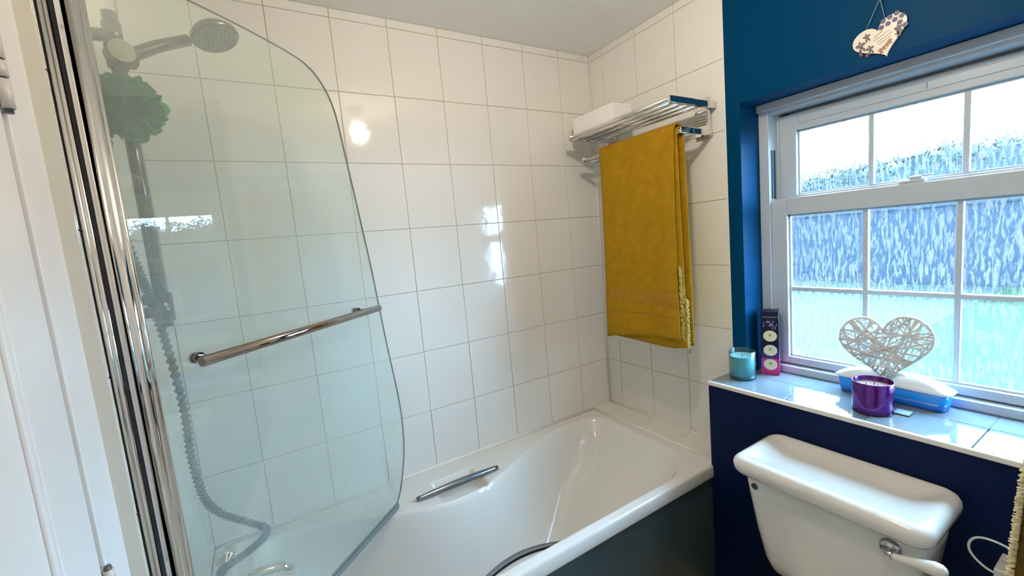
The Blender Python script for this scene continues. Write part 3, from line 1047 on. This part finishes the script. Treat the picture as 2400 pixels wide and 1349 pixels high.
for z, ex, r in ((0.672, -0.004, 0.03), (0.6725, 0.002, .032), (0.684, 0.010, .036), (0.700, 0.012, .036), (0.710, 0.010, .036), (0.7175, 0.004, .034), (0.7210, -0.004, .03), (0.7215, -0.010, .028), (0.7195, -0.018, .024), (0.7130, -0.034, .022), (0.7065, -0.052, .018), (0.7025, -0.070, .014), (0.7010, -0.090, .010)):
    rings.append(rrect(-0.392 - ex, -0.160 - 0.0 + min(ex, 0.0) * -1 * -1, -1.362 - ex, -0.934 + ex, z, r))
b.loft(rings)
obj('cistern_lid', b, CERAM, to)
b = B(); b.tube([(-0.372, -0.985, 0.640), (-0.3775, -0.985, 0.640)], 0.0095, 18)
obj('blanking_cap', b, DARKG, to)
b = B()
b.lathe((-0.372, -1.297, 0.640), [(0.0, -0.020), (.010, -0.020), (.017, -.016), (.021, -.006), (.021, .004)], 18, axis='X')
b.tube([(-0.388, -1.297, 0.640), (-0.404, -1.302, 0.641), (-0.412, -1.312, 0.643)], [0.010, .008, .0075], 12)
lv = obj('lever_boss', b, CHROMED, to)
b = B()
lp0 = Vector((-0.412, -1.311, 0.6432)); lp1 = Vector((-0.432, -1.404, 0.676))
prof = [(0, .0065), (.08, .0075), (.3, .0088), (.5, .0105), (.68, .0135), (.82, .015), (.92, .013), (.98, .008), (1.0, .002)]
b.tube([lp0.lerp(lp1, t) for t, _ in prof], [r_ for _, r_ in prof], 16)
obj('flush_lever', b, CERAM, lv)
b = B()
rings = []
for z, s_, xo in ((0.002, .62, 0), (.02, .60, 0), (.15, .52, 0), (.26, .72, 0), (.345, .98, 0), (.36, 1.0, 0), (.365, .96, 0)):
    ring = []
    for k in range(32):
        a = 2 * PI * k / 32
        ring.append((-0.60 + .25 * s_ * math.cos(a), -1.15 + .175 * s_ * math.sin(a), z))
    rings.append(ring)
b.loft(rings)
b.box(-0.40, -0.162, -1.24, -1.06, 0.002, 0.352, 0.02)
obj('pan', b, CERAM, to)
b = B()
rings = []
for z, s_ in ((.366, .98), (.368, 1.02), (.378, 1.03), (.386, 1.0), (.388, .9)):
    rings.append([(-0.60 + .25 * s_ * math.cos(2 * PI * k / 32), -1.15 + .175 * s_ * math.sin(2 * PI * k / 32), z) for k in range(32)])
b.loft(rings)
obj('seat_lid', b, GLOSSW, to)

# ------------------------------------------------------------------ things on the sill
ZS = 0.8355
cg = thing('glass_candle', 'pale blue candle in a teal glass at the sill corner', 'candle', (-0.044, -0.760, ZS))
cx, cyy = -0.046, -0.762
b = B(); b.lathe((cx, cyy, ZS), [(0, 0), (.040, 0), (.044, .003), (.0445, .01), (.0445, .104), (.0435, .1055), (.0418, .104), (.0418, .014), (0, .014)], 40)
obj('glass_jar', b, TEALG, cg)
b = B(); b.lathe((cx, cyy, ZS), [(0, .0145), (.0412, .0145), (.0412, .086), (.038, .084), (.024, .0795), (.012, .0785), (0, .0785)], 40)
obj('wax', b, WAX, cg)
b = B(); b.lathe((cx, cyy, ZS), [(0, .0005), (.0405, .0008), (.0415, .0138), (0, .0138)], 32)
obj('glass_base', b, mat('deep_teal_glass', (0.006, 0.10, 0.14, 1), 0.08), cg)
b = B(); b.tube([(cx, cyy, ZS + .078), (cx + .002, cyy, ZS + .088)], 0.001, 6)
obj('wick', b, BLACK, cg)

gb = thing('gift_box', 'tall black and magenta box with three pale flowers on the front', 'box', (0.066, -0.800, ZS))
ang = math.radians(24)
MG = Matrix.Translation((0.071, -0.803, ZS)) @ Matrix.Rotation(ang, 4, 'Z')
def gbp(u, v, z):      # u across (towards -y), v out of the front face (towards -x)
    return MG @ Vector((-v, -u, z))
def gring(hw, z):
    return [gbp(-hw, -hw, z), gbp(hw, -hw, z), gbp(hw, hw, z), gbp(-hw, hw, z)]
hw = 0.0285
for (z0_, z1_, mt, nm) in ((0.0, 0.062, BOXMAG, 'magenta_base'), (0.062, 0.090, BOXPUR, 'purple_middle'), (0.090, 0.205, BOXBLK, 'carton')):
    b = B(); b.loft([gring(hw, z0_), gring(hw, z1_)], smooth=False)
    obj(nm, b, mt, gb)
b = B(); b.loft([gring(hw, .205), gring(hw * .92, .216), gring(hw * .95, .236), gring(hw * 1.02, .240), gring(hw * .3, .243)], smooth=False)
obj('closed_top', b, BOXBLK, gb)
b = B()
for zz in (0.218,):
    b.prism([gbp(-.022, hw + .0002, zz), gbp(.024, hw + .0002, zz), gbp(.024, hw + .0002, zz + .0022), gbp(-.022, hw + .0002, zz + .0022)], (MG.to_3x3() @ Vector((-.0006, 0, 0))))
obj('top_band', b, BOXSIL, gb)
for zz in (0.148, 0.094, 0.040):
    b = B()
    ring = []
    for k in range(36):
        a = 2 * PI * k / 36
        r_ = 0.0205 * (1 + .03 * abs(math.sin(4 * a)))
        ring.append(gbp(r_ * math.cos(a) * 1.05 + .001, hw + .0003, zz + r_ * math.sin(a) * .98))
    b.prism(ring, MG.to_3x3() @ Vector((-.0012, 0, 0)))
    fl = obj('flower_print', b, CREAM, gb)
    b = B()
    ring = [gbp(.001 + .0045 * math.cos(2 * PI * k / 12), hw + .0017, zz + .004 + .006 * math.sin(2 * PI * k / 12)) for k in range(12)]
    b.prism(ring, MG.to_3x3() @ Vector((-.0006, 0, 0)))
    obj('flower_centre', b, CREAMD, fl)
b = B()
for k in range(16):
    u0 = random.uniform(-.022, .023); z0_ = random.uniform(.176, .203)
    a = random.uniform(0, PI); l_ = random.uniform(.004, .008); w_ = .0018
    dx, dz = math.cos(a), math.sin(a)
    ring = [gbp(u0 - dx * l_, hw + .0003, z0_ - dz * l_), gbp(u0 - dz * w_, hw + .0003, z0_ + dx * w_), gbp(u0 + dx * l_, hw + .0003, z0_ + dz * l_), gbp(u0 + dz * w_, hw + .0003, z0_ - dx * w_)]
    b.prism(ring, MG.to_3x3() @ Vector((-.0006, 0, 0)))
obj('leaf_print', b, BOXSIL, gb)

pc = thing('purple_candle', 'shiny purple candle jar in front of the wicker heart', 'candle', (-0.068, -1.160, ZS))
cx, cyy = -0.068, -1.159
b = B(); b.lathe((cx, cyy, ZS), [(0, .0), (.040, 0), (.0465, .004), (.0475, .012), (.0475, .090), (.0465, .0915), (.0455, .090), (.0455, .02), (0, .02)], 44)
obj('jar', b, PURPLE, pc)
b = B(); b.lathe((cx, cyy, ZS), [(.0478, .002), (.0479, .012), (.0477, .0125)], 44)
obj('jar_base', b, PURPB, pc)
b = B(); b.lathe((cx, cyy, ZS), [(0, .021), (.0452, .021), (.0452, .077), (.03, .0755), (0, .075)], 40)
obj('wax', b, PINKWAX, pc)
for k in range(3):
    b = B(); b.tube([(cx + .010 * math.cos(k * 2.1), cyy + .016 * math.sin(k * 2.1), ZS + .0755), (cx + .010 * math.cos(k * 2.1), cyy + .016 * math.sin(k * 2.1), ZS + .083)], 0.001, 6)
    obj('wick', b, BLACK, pc)

# wicker heart
wh = thing('wicker_heart', 'grey white wicker heart leaning above the purple candle', 'ornament', (0.030, -1.160, 0.888))
def heart2(t):
    x_ = 16 * math.sin(t) ** 3
    y_ = 13 * math.cos(t) - 5 * math.cos(2 * t) - 2 * math.cos(3 * t) - math.cos(4 * t)
    return x_ / 16, y_
HN = 120
hv = [heart2(2 * PI * k / HN) for k in range(HN)]
ymn, ymx = min(q[1] for q in hv), max(q[1] for q in hv)
hv = [(q[0], (q[1] - ymn) / (ymx - ymn)) for q in hv]
def hpnt(u, v, dn=0.0):
    # rounded, squat heart with its tip resting on the front brim of the tub lid
    vv = 1 - (1 - v) ** 1.0
    wid = 0.1065 * (1 + 0.20 * math.sin(PI * min(1.0, max(0.0, v))) * (1 - v))
    p = wid * u; q = 0.194 * vv
    a = math.radians(7)
    pr = p * math.cos(a) - (q - .1) * math.sin(a)
    qr = p * math.sin(a) + (q - .1) * math.cos(a) + .1
    return Vector((0.028 + 0.18 * (qr) - dn, -1.149 - pr, 0.893 + qr))
b = B()
b.tube([hpnt(u, v, 0) for u, v in hv], 0.0036, 8, closed=True)
obj('heart_frame', b, CANE, wh)
def in_heart(uu, vv):
    cnt = False
    for a in range(HN):
        p, q = hv[a], hv[(a + 1) % HN]
        if (p[1] > vv) != (q[1] > vv) and uu < (q[0] - p[0]) * (vv - p[1]) / (q[1] - p[1] + 1e-12) + p[0]:
            cnt = not cnt
    return cnt
made = 0
while made < 66:
    # canes wound across the frame, front and back: pick an inner point and a direction, run out to the outline
    cu, cv = random.uniform(-.85, .85), random.uniform(.12, .92)
    if not in_heart(cu, cv):
        continue
    a = random.choice((random.uniform(-.5, .5), random.uniform(.5, 1.2), random.uniform(-1.2, -.5), random.uniform(0, PI)))
    du, dv = math.cos(a) * .012, math.sin(a) * .012 * .9
    ends = []
    for sg in (1, -1):
        uu, vv = cu, cv
        while in_heart(uu + sg * du, vv + sg * dv):
            uu += sg * du; vv += sg * dv
        ends.append((uu, vv))
    (u0, v0), (u1, v1) = ends
    if math.hypot(u1 - u0, v1 - v0) < .3:
        continue
    side = 1 if made % 2 else -1
    bow = random.uniform(.003, .010)
    pts = []
    for t in np.linspace(-0.02, 1.02, 8):
        tt = min(max(t, 0), 1)
        pts.append(hpnt(u0 + (u1 - u0) * t, v0 + (v1 - v0) * t, side * (0.0035 + bow * math.sin(PI * tt))))
    b = B(); b.tube(pts, random.uniform(.0018, .0029), 6, flat=0.55, up=(1, 0, 0))
    obj('cane', b, CANE, wh)
    made += 1

# wipes container
wc = thing('wipes_tub', 'long blue plastic tub with white lid under the window', 'container', (0.068, -1.16, ZS))
MW = Matrix.Translation((0.064, -1.160, ZS)) @ Matrix.Rotation(math.radians(-3), 4, 'Z')
def rr2(hx, hy, z, r=0.016, n=5):
    return [MW @ Vector(p) for p in rrect(-hx, hx, -hy, hy, z, r, n)]
b = B(); b.loft([rr2(.026, .122, .0005), rr2(.0285, .1265, .004), rr2(.0295, .128, .022)])
obj('tub_base', b, BLUEP2, wc)
b = B(); b.loft([rr2(.0295, .128, .022), rr2(.0315, .132, .051)], cap0=False)
obj('tub_body', b, BLUEPL, wc)
b = B(); b.loft([rr2(.033, .136, .049), rr2(.0345, .139, .051), rr2(.0345, .139, .055), rr2(.032, .134, .059), rr2(.028, .115, .070), rr2(.024, .09, .080), rr2(.018, .06, .087), rr2(.008, .03, .089, .005)])
obj('tub_lid', b, LIDPL, wc)
b = B()
ring = []
rows = []
for k in range(17):
    t = k / 16
    yy = -.085 + .17 * t
    zz = .0665 + .026 * math.sin(PI * t)
    rows.append([MW @ Vector((-.020, yy, zz)), MW @ Vector((-.012, yy, zz + .003)), MW @ Vector((.004, yy, zz + .002))])
b.grid(rows)
o = obj('lid_flap', b, LIDPL, wc)
md = o.modifiers.new('thick', 'SOLIDIFY'); md.thickness = 0.0022
b = B(); b.box(-0.052, -0.012, -1.236, -1.196, ZS - .0003, ZS + .0030, 0.0004)
o = obj('coaster', b, DARKG, None, origin=(-0.05, -1.235, ZS))
b = B(); b.box(-0.0495, -0.0145, -1.2335, -1.1985, ZS + .0029, ZS + .0034)
obj('coaster_top', b, mat('pale_coaster_top', (0.42, 0.55, 0.60, 1), 0.1), o)
tag(o, 'small flat dark edged square beside the purple candle', 'coaster')

# ------------------------------------------------------------------ heart plaque above the window
pq = thing('heart_plaque', 'ivory bee heart plaque hanging above the window', 'plaque', (-0.004, -1.152, 1.815))
def ppt(u, v, dx=0.0):
    # u,v in -1..1 / 0..1 on the heart, slightly rotated
    p = u * 0.060; q = (v - .5) * 0.098
    a = math.radians(15)
    return Vector((-0.0015 - dx, -1.152 - (p * math.cos(a) - q * math.sin(a)), 1.868 + p * math.sin(a) + q * math.cos(a)))
b = B()
b.prism([ppt(u, v * 1.0, 0.0) for u, v in hv], (-0.005, 0, 0))
bev(obj('plaque_body', b, PLAQ, pq), 0.001)
def inside_h(u, v):
    cnt = False
    for a in range(HN):
        p, q = hv[a], hv[(a + 1) % HN]
        if (p[1] > v) != (q[1] > v) and u < (q[0] - p[0]) * (v - p[1]) / (q[1] - p[1] + 1e-12) + p[0]:
            cnt = not cnt
    return cnt
def disc(u, v, ru, rv, n, dx, rot=0.0):
    return [ppt(u + ru * math.cos(2 * PI * k / n + rot), v + rv * math.sin(2 * PI * k / n + rot), dx) for k in range(n)]
sx = 0.245
for row in range(4):
    for cidx in range(-4, 8):
        u = 0.02 + cidx * sx * 1.0 + (sx / 2 if row % 2 else 0)
        v = 0.95 - row * 0.135
        lim = -0.02 + row * 0.16
        if u < lim - 0.02 or not inside_h(u, v) or (row > 1 and u < .60):
            continue
        b = B(); b.prism(disc(u, v, .108, .066, 6, 0.0052, PI / 6), (-0.0006, 0, 0))
        obj('honeycomb_cell', b, HEXD, pq)
def blob(u, v, s_, mt, nm):
    b = B()
    for (du, dv, ru, rv) in ((0, 0, .05, .045), (-.07, .05, .06, .03), (.07, .045, .06, .028), (-.05, -.06, .035, .04), (.05, -.06, .03, .038), (0, .09, .03, .03)):
        b.prism(disc(u + du * s_, v + dv * s_, ru * s_, rv * s_, 9, 0.0052), (-0.0005, 0, 0))
    obj(nm, b, mt, pq)
for (u, v, s_) in ((-.72, .60, 1.5), (-.42, .76, 1.1), (-.45, .40, 1.2), (.66, .52, 1.2), (.58, .40, .8)):
    blob(u, v, s_, BEE, 'bee_print')
for (u, v, s_) in ((-.80, .42, .6), (-.62, .30, .5), (-.12, .22, .8), (.02, .26, .6), (.14, .30, .6), (.26, .34, .7)):
    blob(u, v, s_, REDPR, 'flower_print')
b = B()
for (u0, v0, L_) in ((-.20, .66, .36), (-.25, .58, .62), (-.15, .50, .58), (-.12, .42, .46)):
    pts = [ppt(u0 + L_ * k / 30, v0 + .06 * k / 30 + .010 * math.sin(k * 2.3) * (1 if k % 7 else 0), 0.0055) for k in range(31)]
    b.tube(pts, 0.00055, 4)
obj('handwriting', b, SCRIPT, pq)
b = B()
nail = Vector((-0.010, -1.150, 1.975))
b.tube([ppt(-.50, .90, .003), nail], 0.0011, 6)
b.tube([ppt(.34, .96, .003), nail], 0.0011, 6)
obj('hanging_string', b, STRING, pq)
b = B(); b.tube([(0.0, -1.150, 1.976), (-0.013, -1.150, 1.978)], 0.0022, 8); b.lathe((-0.013, -1.150, 1.978), [(0, -.002), (.0042, -.001), (.004, .001), (0, .002)], 12, axis='X')
o = obj('wall_nail', b, CHROME, None, origin=(0, -1.15, 1.976))
tag(o, 'silver nail holding the plaque string in the blue wall', 'nail')

# ------------------------------------------------------------------ wire loop and towel at the right edge
rl = thing('roll_holder', 'white wire loop on a small cream block beside the cistern', 'toilet roll holder', (-0.16, -1.44, 0.58))
b = B(); b.box(-0.235, -0.1585, -1.462, -1.432, 0.545, 0.605, 0.003)
obj('holder_block', b, STONE, rl)
b = B()
lpts = catmull([(-0.222, -1.434, 0.585), (-0.222, -1.418, 0.590), (-0.222, -1.402, 0.602), (-0.222, -1.392, 0.618), (-0.222, -1.3915, 0.636), (-0.222, -1.400, 0.652), (-0.222, -1.416, 0.660), (-0.222, -1.440, 0.660), (-0.222, -1.47, 0.650), (-0.222, -1.49, 0.63), (-0.222, -1.48, 0.60), (-0.222, -1.462, 0.585)], 6)
b.tube(lpts, 0.0026, 8)
obj('wire_loop', b, WIRE, rl)

ht = thing('hand_towel', 'ochre brown towel with fluffy edge painted window-lit at the right', 'towel', (-0.85, -1.72, 1.15))
zz_ = [0.45, 0.60, 0.80, 0.93, 1.00, 1.08, 1.13, 1.155, 1.170, 1.178]
yy_ = [-1.545, -1.543, -1.545, -1.547, -1.550, -1.5535, -1.557, -1.563, -1.578, -1.62]
hx_ = [.042, .042, .040, .038, .036, .034, .030, .024, .017, .006]
def ye_of(z):
    return float(np.interp(z, zz_, yy_))
b = B()
rings = []
for z, ye, hx in zip(zz_, yy_, hx_):
    ring = []
    y2 = -1.93
    n = 16
    for k in range(n + 1):
        t = k / n
        ring.append((-0.85 - hx * (0.72 + .28 * math.sin(t * 9 + z * 3)) * min(1, 8 * t + .35), ye + (y2 - ye) * t, z))
    for k in range(n, -1, -1):
        t = k / n
        ring.append((-0.85 + hx * (0.75 + .25 * math.sin(t * 8)) * min(1, 8 * t + .35), ye + (y2 - ye) * t, z))
    rings.append(ring)
b.loft(rings)
obj('towel_cloth', b, BROWNT, ht)
b = B()
for k in range(3200):
    z = random.uniform(0.80, 1.165)
    xx = -0.85 + random.uniform(-.018, .026)
    p0 = Vector((xx, ye_of(z) - .003, z))
    b.tube([p0, p0 + Vector((random.uniform(-.002, .002), random.uniform(.003, .0065), random.uniform(-.003, .001)))], 0.0008, 4)
o = obj('lit_pile_edge', b, BROWNF, ht); o['kind'] = 'stuff'
ta = thing('swing_rail', 'chrome swing arm rail carrying the ochre brown towel', 'towel rail', (-0.85, YF, 1.10))
b = B()
b.box(-0.875, -0.825, YF + .0005, YF + .010, 1.08, 1.22, 0.003)
obj('arm_plate', b, CHROME, ta)
b = B(); b.tube([(-0.85, YF + .008, 1.150), (-0.85, -1.60, 1.150)], 0.008, 12)
obj('arm', b, CHROME, ta)

# ------------------------------------------------------------------ garden seen through the glass
b = B(); b.box(0.35, 40, -14, 30, -0.36, -0.30)
tag(obj('lawn', b, LAWN, None, origin=(6, 0, -0.36)), 'green lawn outside seen through the lower panes', 'lawn')['kind'] = 'structure'
b = B(); b.box(0.8, 10.4, 0.35, 11.0, -0.32, -0.292, 0.004)
tag(obj('patio', b, PAVE, None, origin=(4, 3, -0.3)), 'pale grey patio outside the left panes', 'patio')['kind'] = 'structure'
fn = thing('garden_wall', 'blurred slate blue garden wall below the hedge outside', 'wall', (10.5, 4.5, -0.3))
b = B(); b.box(10.5, 10.68, -4.0, 13.0, -0.3, 1.30, 0.01)
obj('masonry', b, FENCE, fn)
b = B(); b.box(10.46, 10.72, -4.0, 13.0, 1.30, 1.36, 0.01)
obj('coping', b, FENCE, fn)
hg = thing('hedge', 'dark teal green hedge against the white sky outside', 'hedge', (13, 3, -0.3))
b = B()
nx_, ny_ = 10, 120
def htop(y):
    return 2.62 + 0.10 * math.sin(y * 1.1) + 0.06 * math.sin(y * 3.7 + 1) + 0.04 * math.sin(y * 9.1)
rows = []
for i in range(ny_ + 1):
    y_ = -5 + 18 * i / ny_
    T = htop(y_) - .10
    row = []
    for (dx, z) in ((-.8, -.3), (-.9, .4), (-.85, 1.1), (-.7, T * .8), (-.4, T * .95), (0, T), (.4, T * .95), (.8, T * .7), (.8, -.3)):
        row.append((12.6 + dx + random.uniform(-.08, .08), y_, z + random.uniform(-.05, .05)))
    rows.append(row)
b.grid(rows)
obj('hedge_mass', b, LEAF, hg)
b = B()
for k in range(9000):
    y_ = random.uniform(-5, 13)
    T = htop(y_)
    z = T - abs(random.gauss(0, .38)) + random.uniform(0, .10)
    xx = 12.6 + random.uniform(-.95, .1)
    s_ = random.uniform(.03, .075)
    a = Vector(rng.normal(size=3)).normalized() * s_
    c_ = Vector(rng.normal(size=3)).normalized() * s_ * .6
    p = Vector((xx, y_, z))
    b._add([p - a, p + c_, p + a, p - c_], [(0, 1, 2, 3)])
o = obj('leaves', b, LEAF2, hg, recalc=False); o['kind'] = 'stuff'
